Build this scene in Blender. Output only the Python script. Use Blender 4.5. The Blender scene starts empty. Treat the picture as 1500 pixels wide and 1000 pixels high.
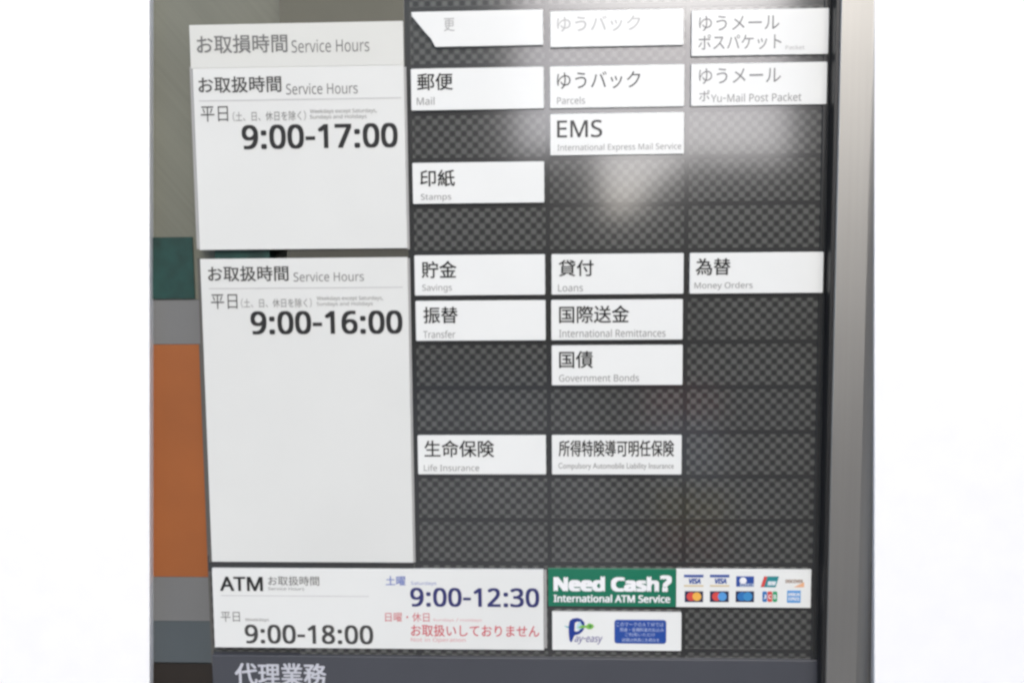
import bpy, bmesh, math, random
from mathutils import Vector, Matrix

S = bpy.context.scene
COL = S.collection

# ------------------------------------------------------------------ camera, sky, sun, exposure
Z0 = 1.85                                   # height of the top line of the label grid above the pavement
PITCH, YAW, ROLL, FPX = 0.0936, -0.0429, 0.0091, 1400.0
CAM = Vector((0.2119, -1.4677, Z0 - 0.3455))


def view_matrix():
    c, s = math.cos(YAW), math.sin(YAW)
    Y = Matrix(((c, -s, 0), (s, c, 0), (0, 0, 1)))
    c, s = math.cos(PITCH), math.sin(PITCH)
    P = Matrix(((1, 0, 0), (0, c, -s), (0, s, c)))
    c, s = math.cos(ROLL), math.sin(ROLL)
    R = Matrix(((c, 0, -s), (0, 1, 0), (s, 0, c)))
    return R @ P @ Y


VM = view_matrix()
cam_data = bpy.data.cameras.new("camera")
cam = bpy.data.objects.new("camera", cam_data)
COL.objects.link(cam)
right, fwd, up = Vector(VM[0]), Vector(VM[1]), Vector(VM[2])
m = Matrix((right, up, -fwd)).transposed().to_4x4()
m.translation = CAM
cam.matrix_world = m
cam_data.sensor_width = 36.0
cam_data.lens = FPX / 1500.0 * 36.0
cam_data.clip_start, cam_data.clip_end = 0.05, 2000.0
cam_data.dof.use_dof = True
cam_data.dof.focus_distance = 1.47
cam_data.dof.aperture_fstop = 2.4
S.camera = cam

SUN_EL, SUN_AZ = math.radians(33), math.radians(9)      # veiled sun behind the camera, a little to the right
w = bpy.data.worlds.new("World")
S.world = w
w.use_nodes = True
nt = w.node_tree
bg = nt.nodes["Background"]
sky = nt.nodes.new("ShaderNodeTexSky")
sky.sky_type = 'NISHITA'
sky.sun_disc = False
sky.sun_elevation = SUN_EL
sky.sun_rotation = math.pi - SUN_AZ
sky.air_density, sky.dust_density, sky.ozone_density = 0.35, 0.9, 0.1
tint = nt.nodes.new("ShaderNodeVectorMath")           # white balance of the overcast sky
tint.operation = 'MULTIPLY'
tint.inputs[1].default_value = (1.018, 1.008, 0.945)
nt.links.new(sky.outputs[0], tint.inputs[0])
nt.links.new(tint.outputs[0], bg.inputs[0])
bg.inputs[1].default_value = 0.15
sl = bpy.data.lights.new("sun", 'SUN')
sl.energy = 0.6
sl.angle = math.radians(40)
sl.color = (0.99, 1.0, 0.985)
sun = bpy.data.objects.new("sun", sl)
COL.objects.link(sun)
sdir = Vector((math.sin(SUN_AZ) * math.cos(SUN_EL), -math.cos(SUN_AZ) * math.cos(SUN_EL), math.sin(SUN_EL)))
sun.rotation_euler = sdir.to_track_quat('Z', 'Y').to_euler()
sun.location = (3, -8, 6)
vs = S.view_settings
vs.view_transform, vs.look = 'Standard', 'None'
vs.gamma = 1.0
vs.use_curve_mapping = False
vs.exposure = 1.72
S.cycles.filter_width = 2.7                 # a soft phone lens


# ------------------------------------------------------------------ helpers
def at(px, py, y=0.0):
    """Point of the photograph (1500 x 1000) measured on the upright plane at depth y."""
    d = right * ((px - 750) / FPX) + up * ((500 - py) / FPX) + fwd
    t = (y - CAM.y) / d.y
    return CAM + d * t


def lin(c):
    return tuple((v / 255 / 12.92) if v / 255 <= 0.04045 else ((v / 255 + 0.055) / 1.055) ** 2.4 for v in c)


def tag(o, label=None, cat=None, group=None, kind=None):
    for k, v in (("label", label), ("category", cat), ("group", group), ("kind", kind)):
        if v:
            o[k] = v
    return o


def link(name, me, mat=None, parent=None):
    o = bpy.data.objects.new(name, me)
    COL.objects.link(o)
    if mat:
        for mm in (mat if isinstance(mat, (list, tuple)) else [mat]):
            me.materials.append(mm)
    if parent:
        o.parent = parent
        o.matrix_parent_inverse = parent.matrix_basis.inverted()
    return o


def from_bm(name, bm, mat=None, parent=None, smooth=False):
    me = bpy.data.meshes.new(name)
    bmesh.ops.recalc_face_normals(bm, faces=bm.faces)
    if smooth:
        for f in bm.faces:
            f.smooth = True
    bm.to_mesh(me)
    bm.free()
    return link(name, me, mat, parent)


def empty(name, loc):
    o = bpy.data.objects.new(name, None)
    o.empty_display_size = 0.05
    o.location = loc
    COL.objects.link(o)
    return o


def add_box(bm, x0, x1, y0, y1, z0, z1, bevel=0.0, seg=2):
    vs_ = [bm.verts.new((x, y, z)) for x in (x0, x1) for y in (y0, y1) for z in (z0, z1)]
    fs = [(0, 1, 3, 2), (4, 6, 7, 5), (0, 4, 5, 1), (2, 3, 7, 6), (0, 2, 6, 4), (1, 5, 7, 3)]
    faces = [bm.faces.new([vs_[i] for i in f]) for f in fs]
    if bevel:
        es = list({e for f in faces for e in f.edges})
        bmesh.ops.bevel(bm, geom=es, offset=bevel, segments=seg, affect='EDGES', profile=0.5)


def box(name, x0, x1, y0, y1, z0, z1, mat, parent=None, bevel=0.0, seg=2):
    bm = bmesh.new()
    add_box(bm, x0, x1, y0, y1, z0, z1, bevel, seg)
    return from_bm(name, bm, mat, parent)


def prism(bm, pts, y0, y1):
    """Outline in (x, z), extruded from depth y0 (front) to y1 (back)."""
    a = [bm.verts.new((x, y0, z)) for x, z in pts]
    b = [bm.verts.new((x, y1, z)) for x, z in pts]
    bm.faces.new(a)
    bm.faces.new(list(reversed(b)))
    n = len(pts)
    for i in range(n):
        bm.faces.new((a[i], b[i], b[(i + 1) % n], a[(i + 1) % n]))


def rounded(x0, x1, z0, z1, r, n=5):
    pts = []
    for cx, cz, a0 in ((x1 - r, z1 - r, 0), (x0 + r, z1 - r, 90), (x0 + r, z0 + r, 180), (x1 - r, z0 + r, 270)):
        for k in range(n + 1):
            a = math.radians(a0 + 90 * k / n)
            pts.append((cx + r * math.cos(a), cz + r * math.sin(a)))
    return pts


def px_rect(l, t, r, b, y=0.0):
    """Upright rectangle on the plane y from its measured edges."""
    mx, my = (l + r) / 2, (t + b) / 2
    return at(l, my, y).x, at(r, my, y).x, at(mx, b, y).z, at(mx, t, y).z


# ------------------------------------------------------------------ materials
def new_mat(name):
    mt = bpy.data.materials.new(name)
    mt.use_nodes = True
    return mt, mt.node_tree, mt.node_tree.nodes["Principled BSDF"]


def coat(p, weight=1.0, rough=0.1, ior=1.6):
    p.inputs["Coat Weight"].default_value = weight
    p.inputs["Coat Roughness"].default_value = rough
    p.inputs["Coat IOR"].default_value = ior


COAT_IOR, COAT_R = 1.8, 0.11


def plain(name, rgb, rough=0.5, laminated=False, var=0.04, scale=14.0, metallic=0.0, bump=0.0):
    mt, t, p = new_mat(name)
    n = t.nodes
    tc = n.new("ShaderNodeTexCoord")
    nz = n.new("ShaderNodeTexNoise")
    nz.inputs["Scale"].default_value = scale
    nz.inputs["Detail"].default_value = 6
    t.links.new(tc.outputs["Object"], nz.inputs["Vector"])
    mr = n.new("ShaderNodeMapRange")
    mr.inputs["From Min"].default_value, mr.inputs["From Max"].default_value = 0.3, 0.7
    mr.inputs["To Min"].default_value, mr.inputs["To Max"].default_value = 1 - var, 1 + var
    t.links.new(nz.outputs["Fac"], mr.inputs["Value"])
    mx = n.new("ShaderNodeVectorMath")
    mx.operation = 'SCALE'
    mx.inputs[0].default_value = rgb
    t.links.new(mr.outputs[0], mx.inputs["Scale"])
    t.links.new(mx.outputs[0], p.inputs["Base Color"])
    p.inputs["Roughness"].default_value = rough
    p.inputs["Metallic"].default_value = metallic
    if laminated:
        p.inputs["Specular IOR Level"].default_value = 0.2
        coat(p, 1.0 if laminated is True else laminated * 0.8, COAT_R, COAT_IOR)
    if bump:
        bp = n.new("ShaderNodeBump")
        bp.inputs["Strength"].default_value = bump
        bp.inputs["Distance"].default_value = 0.002
        t.links.new(nz.outputs["Fac"], bp.inputs["Height"])
        t.links.new(bp.outputs[0], p.inputs["Normal"])
    return mt


PITCHM = 0.21                       # label column pitch; the rows are a third of it
ROW = 0.07
DOT = PITCHM / 12                   # the checker mesh repeats twelve times per column


def mesh_material():
    """Dark board printed all over with a fine grid of soft lighter squares set checkerwise."""
    mt, t, p = new_mat("checker_mesh_board")
    n, L = t.nodes, t.links
    tc = n.new("ShaderNodeTexCoord")
    sp = n.new("ShaderNodeSeparateXYZ")
    L.new(tc.outputs["Object"], sp.inputs[0])

    def mth(op, a, b=None):
        k = n.new("ShaderNodeMath")
        k.operation = op
        for i, v in enumerate((a, b)):
            if v is None:
                continue
            if isinstance(v, (int, float)):
                k.inputs[i].default_value = v
            else:
                L.new(v, k.inputs[i])
        return k.outputs[0]
    kx = 2 * math.pi / DOT
    sx = mth('SINE', mth('MULTIPLY', mth('ADD', sp.outputs["X"], 0.00475), kx))
    sz = mth('SINE', mth('MULTIPLY', mth('ADD', sp.outputs["Z"], -(Z0 + 0.00415)), kx))
    pr = mth('MULTIPLY', sx, sz)
    mr = n.new("ShaderNodeMapRange")
    mr.interpolation_type = 'SMOOTHSTEP'
    mr.inputs["From Min"].default_value, mr.inputs["From Max"].default_value = -0.7, 0.9
    L.new(pr, mr.inputs["Value"])
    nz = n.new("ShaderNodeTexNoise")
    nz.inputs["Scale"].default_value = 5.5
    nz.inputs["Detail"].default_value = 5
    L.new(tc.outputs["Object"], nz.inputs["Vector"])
    fac = mth('MULTIPLY', mr.outputs[0], mth('ADD', mth('MULTIPLY', nz.outputs["Fac"], 1.3), 0.38))  # noise blotches stand in for the uneven reflected veil on the squares
    mix = n.new("ShaderNodeMix")
    mix.data_type = 'RGBA'
    mix.inputs["A"].default_value = (0.0235, 0.024, 0.0225, 1)
    mix.inputs["B"].default_value = (0.096, 0.097, 0.090, 1)
    L.new(fac, mix.inputs["Factor"])
    L.new(mix.outputs["Result"], p.inputs["Base Color"])
    p.inputs["Roughness"].default_value = 0.6
    p.inputs["Specular IOR Level"].default_value = 0.2
    coat(p, 1.0, COAT_R, COAT_IOR)
    return mt


def brushed_material(name, base, metallic, rough, tilt, contrast, stretch=60):
    mt, t, p = new_mat(name)
    n, L = t.nodes, t.links
    tc = n.new("ShaderNodeTexCoord")
    mp = n.new("ShaderNodeMapping")
    mp.inputs["Rotation"].default_value = (0, tilt, 0)
    mp2 = n.new("ShaderNodeMapping")
    mp2.inputs["Scale"].default_value = (stretch * 2.2, 4, 2.2)
    L.new(tc.outputs["Object"], mp.inputs[0])
    L.new(mp.outputs[0], mp2.inputs[0])
    nz = n.new("ShaderNodeTexNoise")
    nz.inputs["Scale"].default_value = 1.0
    nz.inputs["Detail"].default_value = 4
    L.new(mp2.outputs[0], nz.inputs["Vector"])
    big = n.new("ShaderNodeTexNoise")
    big.inputs["Scale"].default_value = 5
    L.new(tc.outputs["Object"], big.inputs["Vector"])
    ad = n.new("ShaderNodeMath")
    ad.operation = 'ADD'
    L.new(nz.outputs["Fac"], ad.inputs[0])
    L.new(big.outputs["Fac"], ad.inputs[1])
    mr = n.new("ShaderNodeMapRange")
    mr.inputs["From Min"].default_value, mr.inputs["From Max"].default_value = 0.7, 1.3
    mr.inputs["To Min"].default_value, mr.inputs["To Max"].default_value = 1 - contrast, 1 + contrast
    L.new(ad.outputs[0], mr.inputs["Value"])
    mx = n.new("ShaderNodeVectorMath")
    mx.operation = 'SCALE'
    mx.inputs[0].default_value = base
    L.new(mr.outputs[0], mx.inputs["Scale"])
    L.new(mx.outputs[0], p.inputs["Base Color"])
    p.inputs["Metallic"].default_value = metallic
    p.inputs["Roughness"].default_value = rough
    return mt


M = {}
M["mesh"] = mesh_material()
M["strip"] = plain("board_strip", (0.026, 0.0265, 0.0255), 0.5, True)
M["plate"] = plain("white_label_plastic", (0.745, 0.755, 0.725), 0.45, 0.3, 0.012)
M["plate_dim"] = plain("aged_label_plastic", (0.72, 0.72, 0.70), 0.45, 0.3, 0.015)
M["hours"] = plain("hours_board_white", (0.645, 0.653, 0.62), 0.5, False, 0.03, 4)
M["atm"] = plain("cash_board_white", (0.70, 0.71, 0.68), 0.5, False, 0.02, 5)
M["header"] = plain("header_slip_grey_white", (0.60, 0.605, 0.56), 0.5, False, 0.02, 5)
M["edge"] = plain("grey_plastic_edge", (0.34, 0.34, 0.33), 0.5)
M["trim"] = plain("dark_strip", (0.09, 0.085, 0.075), 0.6)
M["olive"] = plain("hazed_rail_plastic", (0.115, 0.108, 0.078), 0.5, True)  # rail colour lightened to carry the haze of the beige reflection
M["asphalt"] = plain("asphalt", (0.045, 0.045, 0.046), 0.9, False, 0.2, 4)
M["rail"] = plain("rail_plastic", (0.074, 0.071, 0.056), 0.5, True)
M["rule"] = plain("pale_grey_print", (0.47, 0.47, 0.46), 0.6)
M["ink"] = plain("black_print", (0.010, 0.010, 0.010), 0.55, 0.3)
M["ink_flat"] = plain("charcoal_print", (0.010, 0.010, 0.010), 0.7)
M["ink_soft"] = plain("dark_grey_print", (0.045, 0.045, 0.043), 0.6)
M["ink_grey"] = plain("grey_print", (0.22, 0.22, 0.215), 0.6, 0.3)
M["ink_mid"] = plain("mid_grey_print", (0.15, 0.15, 0.145), 0.6)
M["ink_pale"] = plain("hazed_print", (0.42, 0.42, 0.41), 0.6, 0.3)  # grey set pale to imitate haze over the top print
M["ink_mail"] = plain("hazed_grey_print", (0.17, 0.17, 0.17), 0.6, 0.3)  # black print greyed for the haze washing the upper rows
M["navy"] = plain("navy_print", (0.020, 0.022, 0.13), 0.55)
M["blue_soft"] = plain("soft_blue_print", (0.12, 0.17, 0.46), 0.55)
M["red"] = plain("red_print", (0.55, 0.085, 0.11), 0.55)
M["red_soft"] = plain("pale_red_print", (0.62, 0.26, 0.27), 0.55)
M["white_ink"] = plain("white_print", (0.80, 0.80, 0.80), 0.5)
M["white_grey"] = plain("off_white_lettering", (0.52, 0.53, 0.57), 0.5)
M["green"] = plain("green_label", (0.010, 0.155, 0.085), 0.45, 0.3, 0.03)
M["slate"] = plain("slate_board", (0.056, 0.059, 0.069), 0.45, False, 0.05, 6)
M["frame"] = plain("black_shadow_strip", (0.012, 0.012, 0.012), 0.4, False)
M["frame_grey"] = plain("dark_grey_frame", (0.0288, 0.0295, 0.0281), 0.45)
M["alu"] = brushed_material("brushed_aluminium", (0.355, 0.347, 0.325), 0.9, 0.45, 0.0, 0.035)
M["sheet"] = brushed_material("brushed_olive_steel", (0.150, 0.153, 0.118), 0.0, 0.45, math.radians(40), 0.11)
M["teal"] = plain("dark_teal_panel", (0.008, 0.046, 0.037), 0.5, False, 0.5, 22)
M["band_grey"] = plain("mid_grey_band", (0.150, 0.152, 0.148), 0.55, False, 0.06, 6)
M["orange"] = plain("orange_band", (0.285, 0.085, 0.018), 0.55, False, 0.09, 8)
M["band_slate"] = plain("slate_band", (0.072, 0.086, 0.092), 0.5, False, 0.07, 7)
M["brown"] = plain("dark_brown_skirting", (0.016, 0.011, 0.007), 0.5, False, 0.1)
M["wall"] = plain("white_render_wall", (0.88, 0.88, 0.875), 0.75, False, 0.012, 25, 0, 0.2)
M["pave"] = plain("concrete_pavement", (0.32, 0.315, 0.30), 0.85, False, 0.45, 0.7, 0, 0.3)


# ------------------------------------------------------------------ lettering
GLYPHS = {
'A': (157, ['0 0 69 176 88 176 157 0 134 0 113 54 43 54 22 0', '51 74 106 74 86 127 84 134 81 145 78 153 76 143 73 134 70 127']),
'B': (160, ['24 0 24 175 74 175 89 175 103 173 114 170 124 166 131 160 136 152 139 143 140 132 140 127 140 122 138 118 137 114 135 110 132 106 129 103 125 100 121 98 117 96 112 94 107 93 107 92 127 85 131 83 135 80 138 76 141 72 143 68 145 62 146 56 146 50 146 42 145 35 142 29 139 23 135 17 130 13 124 9 118 6 111 3 103 1 95 0 85 0', '46 19 81 19 92 19 101 21 108 24 114 28 118 33 121 38 122 45 123 52 123 56 122 60 121 64 119 68 116 71 113 74 110 76 105 78 100 80 94 81 87 82 80 82 46 82', '46 101 78 101 89 101 97 102 104 105 109 108 113 112 116 117 117 123 118 129 117 136 115 142 112 147 107 150 102 153 94 155 85 156 75 156 46 156']),
'C': (155, ['96 -2 83 -2 71 0 60 4 51 9 42 15 35 22 29 30 24 40 20 51 17 62 16 75 15 88 16 101 17 113 20 124 25 135 30 144 37 153 44 160 53 166 63 171 74 175 86 177 99 178 125 175 148 167 139 149 121 155 99 158 90 158 82 156 74 154 67 150 60 145 55 140 50 133 46 126 42 117 40 108 39 98 38 88 39 77 40 67 42 58 45 50 49 43 53 36 59 30 65 26 72 22 80 19 89 17 99 17 121 19 141 24 141 5 120 -1']),
'D': (179, ['24 0 24 175 78 175 91 175 103 173 114 170 124 166 133 160 141 153 148 146 154 137 158 127 162 115 164 103 164 89 164 75 162 62 158 51 153 40 147 31 140 23 132 16 122 10 111 6 100 3 87 1 73 0', '46 19 70 19 86 20 101 23 113 29 123 36 131 46 137 58 140 72 141 89 140 105 137 119 131 131 124 140 114 147 103 152 90 155 75 156 46 156']),
'E': (137, ['24 0 24 175 122 175 122 156 46 156 46 101 117 101 117 82 46 82 46 19 122 19 122 0']),
'F': (127, ['24 0 24 175 122 175 122 156 46 156 46 94 117 94 117 74 46 74 46 0']),
'G': (179, ['99 -2 86 -2 74 0 63 4 53 8 44 15 37 22 30 30 25 40 20 50 17 62 16 74 15 88 16 101 18 113 21 125 26 135 32 145 39 153 47 160 57 167 68 172 79 175 92 177 106 178 113 178 120 177 127 176 134 175 158 167 150 148 129 155 105 158 95 158 85 156 77 154 69 150 62 145 56 139 50 133 46 125 42 117 40 108 39 98 38 88 38 78 40 68 42 59 45 51 49 43 54 36 59 31 66 26 74 22 83 19 93 17 104 17 124 18 139 21 139 73 100 73 100 93 161 93 161 7 132 0 124 -1 116 -2 108 -2']),
'H': (182, ['24 0 24 175 46 175 46 101 136 101 136 175 158 175 158 0 136 0 136 82 46 82 46 0']),
'I': (83, ['10 0 10 13 30 17 30 158 10 163 10 175 73 175 73 163 53 158 53 17 73 13 73 0']),
'L': (129, ['24 0 24 175 46 175 46 20 123 20 123 0']),
'M': (223, ['24 0 24 175 56 175 111 32 167 175 199 175 199 0 177 0 177 108 177 125 178 141 179 153 178 153 119 0 101 0 43 154 42 154 43 141 44 125 44 106 44 0']),
'N': (187, ['24 0 24 175 49 175 143 30 144 30 143 42 143 59 142 76 142 175 163 175 163 0 137 0 43 146 42 146 43 132 44 116 44 98 44 0']),
'O': (192, ['96 -2 83 -2 71 0 60 4 51 9 42 15 35 22 29 31 24 41 20 51 17 63 16 75 15 88 16 101 17 113 20 125 24 135 29 145 35 153 42 161 51 167 60 172 71 175 83 177 96 178 109 177 120 175 131 172 140 167 149 161 156 153 162 145 168 135 172 125 175 113 176 101 177 88 176 75 175 62 172 51 168 40 162 31 156 22 149 15 140 9 131 4 120 0 109 -2', '96 17 106 17 114 19 122 22 129 25 134 30 140 36 144 42 147 50 150 58 152 67 153 77 153 88 153 104 150 117 146 130 140 140 132 148 122 154 110 157 96 159 87 158 78 157 70 154 63 150 57 145 52 140 48 133 44 126 42 118 40 108 39 99 38 88 39 77 40 67 42 58 44 50 48 42 52 36 57 30 63 25 70 22 78 19 87 17']),
'P': (149, ['24 0 24 175 70 175 86 174 100 172 111 168 120 162 127 154 132 146 135 135 136 124 136 118 135 113 134 108 132 103 130 98 128 94 125 89 121 85 116 81 111 78 106 75 99 73 92 71 84 69 76 69 66 68 46 68 46 0', '46 87 64 87 72 87 79 88 85 89 91 91 97 93 101 95 105 99 108 102 110 106 112 111 113 117 113 123 113 131 111 138 107 143 102 148 96 152 88 154 79 156 68 156 46 156']),
'R': (153, ['24 0 24 175 72 175 83 175 92 174 101 172 108 170 115 167 120 163 125 158 129 153 132 147 134 141 136 133 136 125 136 119 135 113 133 107 131 102 128 98 125 94 122 90 118 87 101 79 149 0 123 0 81 72 46 72 46 0', '46 91 72 91 82 92 91 93 98 96 103 100 108 104 111 110 113 117 113 125 113 130 112 135 111 139 109 143 106 146 103 149 99 151 95 153 90 154 84 155 78 156 71 156 46 156']),
'S': (135, ['61 -2 42 -1 26 1 13 6 13 27 35 20 41 18 48 17 55 17 62 17 68 17 74 18 79 19 83 20 88 22 91 24 94 27 97 30 99 33 100 37 101 41 101 45 97 59 85 70 60 81 53 84 46 87 40 90 35 93 30 97 26 101 23 105 20 110 18 115 16 121 15 127 15 133 15 140 17 146 19 152 22 157 26 162 30 166 36 169 42 172 48 175 55 176 63 177 71 178 78 178 85 177 91 176 97 175 119 168 112 149 92 156 70 158 52 155 41 146 37 133 41 118 53 108 75 97 83 95 90 92 96 89 102 85 107 82 111 78 115 74 118 70 120 65 122 59 123 53 123 47 123 39 121 32 119 26 116 20 111 15 106 11 101 7 94 3 87 1 79 -1 70 -2']),
'T': (137, ['57 0 57 156 2 156 2 175 134 175 134 156 79 156 79 0']),
'V': (147, ['63 0 0 175 23 175 63 63 67 49 71 36 74 25 76 37 80 49 85 63 124 175 147 175 85 0']),
'W': (228, ['49 0 3 175 26 175 53 68 56 57 58 46 60 36 62 27 63 37 65 47 68 58 71 69 102 175 125 175 157 69 160 57 163 46 165 36 167 27 168 39 171 54 175 69 202 175 225 175 179 0 156 0 122 115 119 125 116 136 114 144 113 150 112 144 111 136 108 125 105 114 72 0']),
'Y': (139, ['58 0 58 67 0 175 24 175 69 89 115 175 139 175 81 68 81 0']),
'a': (138, ['53 -2 44 -2 36 0 29 3 23 7 18 12 14 19 12 27 11 37 12 46 15 54 20 61 27 67 36 72 46 75 59 77 74 79 97 79 97 87 96 95 95 101 93 106 90 110 86 113 81 115 76 116 69 116 50 113 32 106 26 123 46 131 52 132 58 133 64 134 71 134 82 133 92 131 100 128 106 123 111 117 115 110 117 100 118 90 118 0 102 0 98 19 97 19 85 7 72 0', '58 15 66 16 73 17 80 20 85 24 90 29 94 36 96 44 97 53 97 64 77 64 66 63 56 61 49 59 43 56 39 52 36 47 34 42 34 36 34 31 35 27 37 23 40 20 44 18 48 16 53 15']),
'c': (118, ['74 -2 65 -2 57 -1 50 2 43 5 36 9 30 14 25 20 21 27 18 35 15 44 14 54 14 65 14 77 16 87 18 96 22 105 26 112 31 118 37 123 44 127 51 130 58 132 67 134 75 134 95 132 110 127 103 109 89 113 75 115 68 115 63 114 57 112 53 110 49 106 45 103 42 98 40 93 38 87 37 80 36 73 36 65 36 58 37 51 38 44 40 39 42 33 45 29 49 25 53 22 57 19 62 18 67 17 73 16 92 18 108 24 108 5 93 -1']),
'd': (151, ['68 -2 56 -1 45 2 36 7 28 15 22 24 17 36 14 50 14 66 14 81 17 95 22 107 28 117 36 124 46 130 56 133 68 134 75 134 82 133 88 131 93 128 97 125 102 122 105 119 109 115 110 115 109 124 109 134 109 187 130 187 130 0 113 0 110 18 109 18 105 14 102 10 97 7 93 3 88 1 82 -1 75 -2', '71 15 81 16 89 18 95 22 100 27 104 33 107 41 108 51 109 61 109 65 108 77 107 87 104 96 101 103 96 109 89 113 81 115 71 116 63 115 55 113 49 108 45 102 41 95 38 86 36 76 36 65 36 54 38 44 41 36 45 28 49 23 56 19 63 16']),
'e': (139, ['77 -2 68 -2 59 -1 51 2 44 5 37 9 31 15 26 21 21 28 18 36 16 45 14 54 14 65 14 75 15 85 18 94 21 102 25 109 29 116 35 121 41 126 48 129 55 132 63 134 72 134 80 134 87 132 94 130 101 127 107 123 112 118 116 112 119 106 122 99 124 91 126 83 126 75 126 62 36 62 37 51 39 42 42 34 47 28 53 23 60 19 69 17 78 16 100 18 120 25 120 6 100 0', '36 79 103 79 103 87 101 94 99 100 96 106 91 111 86 114 79 116 71 116 64 116 58 114 52 111 47 106 43 101 40 95 38 87']),
'f': (84, ['27 0 27 115 4 115 4 125 27 132 27 140 27 152 30 162 33 170 38 177 44 182 52 185 60 187 69 188 84 187 95 183 89 167 80 169 70 170 65 170 60 168 57 166 54 163 51 159 50 154 49 147 48 140 48 132 82 132 82 115 48 115 48 0']),
'g': (151, ['71 -59 45 -57 24 -51 24 -31 46 -38 52 -39 59 -40 65 -41 72 -41 80 -40 88 -39 94 -35 99 -31 103 -26 106 -19 108 -12 109 -4 109 1 109 10 110 17 109 17 105 13 101 9 96 5 91 2 86 0 80 -1 74 -2 68 -2 56 -1 45 2 36 8 28 15 22 25 17 37 14 50 14 66 14 80 17 94 22 105 28 116 36 124 45 129 56 133 68 134 74 134 80 133 86 131 91 129 96 126 101 123 105 119 109 114 110 114 113 132 130 132 130 -2 130 -11 129 -19 127 -27 124 -34 120 -39 116 -45 110 -49 104 -53 97 -55 90 -57 81 -59', '71 15 88 18 100 26 107 40 109 60 109 66 109 74 108 82 107 89 105 95 103 100 100 104 96 108 92 111 88 113 83 115 77 116 70 116 63 115 56 113 50 109 45 103 41 96 38 87 36 77 36 65 36 54 38 44 41 35 45 28 50 22 56 18 63 16']),
'h': (152, ['21 0 21 187 42 187 42 132 42 122 41 113 43 113 53 125 68 132 84 134 91 134 98 133 105 131 110 129 115 126 120 122 123 118 126 113 129 108 131 101 132 94 132 86 132 0 111 0 111 84 110 92 109 98 107 104 103 108 99 111 94 114 88 115 81 116 71 115 62 113 56 109 51 104 47 97 45 88 43 79 42 68 42 0']),
'i': (63, ['21 0 21 132 42 132 42 0', '32 153 23 157 19 167 23 178 32 181 41 178 44 167 41 157']),
'k': (131, ['21 0 21 187 42 187 42 89 42 79 41 68 42 68 47 73 53 81 58 87 100 132 125 132 72 75 129 0 103 0 57 61 42 48 42 0']),
'l': (63, ['21 0 21 187 42 187 42 0']),
'm': (230, ['21 0 21 132 38 132 42 114 43 114 53 125 66 132 82 134 89 134 95 133 102 131 107 129 112 126 116 122 119 117 122 112 123 112 127 117 131 122 136 126 141 129 147 131 153 133 159 134 165 134 176 133 185 131 192 128 199 123 204 116 207 108 209 98 210 86 210 0 188 0 188 85 188 92 187 98 185 104 182 108 178 111 174 114 168 115 162 116 153 115 145 113 139 110 134 105 131 99 128 91 126 83 126 73 126 0 105 0 105 85 104 92 103 98 101 104 98 108 94 111 90 114 84 115 78 116 71 116 66 115 61 113 57 110 53 107 50 104 48 99 46 94 44 89 43 83 43 76 42 68 42 0']),
'n': (152, ['21 0 21 132 38 132 42 114 43 114 54 125 68 132 84 134 95 133 105 131 113 128 120 123 125 116 129 108 131 98 132 86 132 0 111 0 111 84 110 92 109 98 107 104 103 108 99 111 94 114 88 115 81 116 71 115 63 113 56 109 51 104 47 97 45 89 43 79 42 68 42 0']),
'o': (149, ['74 -2 65 -2 57 0 50 2 43 6 36 10 31 15 26 22 21 29 18 37 15 46 14 56 14 66 15 81 18 95 23 107 30 116 39 124 49 130 61 133 75 134 83 134 92 132 99 130 106 126 113 122 118 116 123 110 128 103 131 95 133 86 135 77 135 66 135 56 133 46 131 37 128 29 124 22 119 15 113 10 107 6 99 2 92 0 83 -2', '74 15 81 16 87 17 92 19 96 22 100 25 104 29 107 34 109 39 111 45 112 52 113 59 113 66 113 74 112 81 111 87 109 93 106 98 104 103 100 107 96 110 92 113 86 114 81 116 74 116 65 115 57 113 50 108 45 103 41 95 38 87 36 77 36 66 36 59 37 52 38 45 40 39 42 34 45 29 49 25 53 22 57 19 62 17 68 16']),
'p': (151, ['21 -59 21 132 39 132 42 114 52 124 65 131 83 134 95 133 105 130 115 125 123 117 129 108 134 96 137 82 138 66 137 55 136 45 134 36 131 28 127 21 123 15 118 10 112 5 106 2 99 -1 91 -2 83 -2 76 -2 69 -1 63 1 58 3 53 6 49 10 46 13 42 17 41 17 42 6 42 -5 42 -59', '80 15 86 16 91 17 96 19 100 22 103 26 107 30 109 35 111 40 113 46 114 52 115 59 115 66 115 77 113 87 110 95 106 102 102 108 95 113 88 115 80 116 70 115 62 113 56 110 51 105 48 98 45 90 43 81 42 70 42 66 43 55 44 45 47 36 50 29 55 23 62 19 70 16']),
'r': (101, ['21 0 21 132 39 132 41 108 42 108 45 113 49 118 54 122 58 126 64 130 69 132 76 134 82 134 90 134 98 133 95 113 88 114 81 114 76 114 71 113 66 111 62 109 58 106 54 102 51 98 48 93 45 88 44 83 43 77 42 70 42 0']),
's': (118, ['54 -2 30 0 13 6 13 26 32 18 37 17 43 16 49 15 55 15 62 15 69 16 74 18 78 20 82 23 84 26 85 30 86 34 83 43 73 51 53 60 31 70 27 72 23 75 20 78 17 82 15 85 14 89 13 94 13 99 13 107 16 114 20 120 26 125 33 129 42 132 51 134 62 134 84 132 104 125 97 108 79 114 60 116 54 116 49 115 44 114 40 112 37 110 35 107 34 104 33 100 36 91 47 84 67 75 88 66 93 63 96 60 99 57 102 54 104 50 105 46 106 41 107 36 106 30 105 25 103 20 100 15 97 11 92 7 88 4 82 2 76 0 69 -1 62 -2']),
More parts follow.
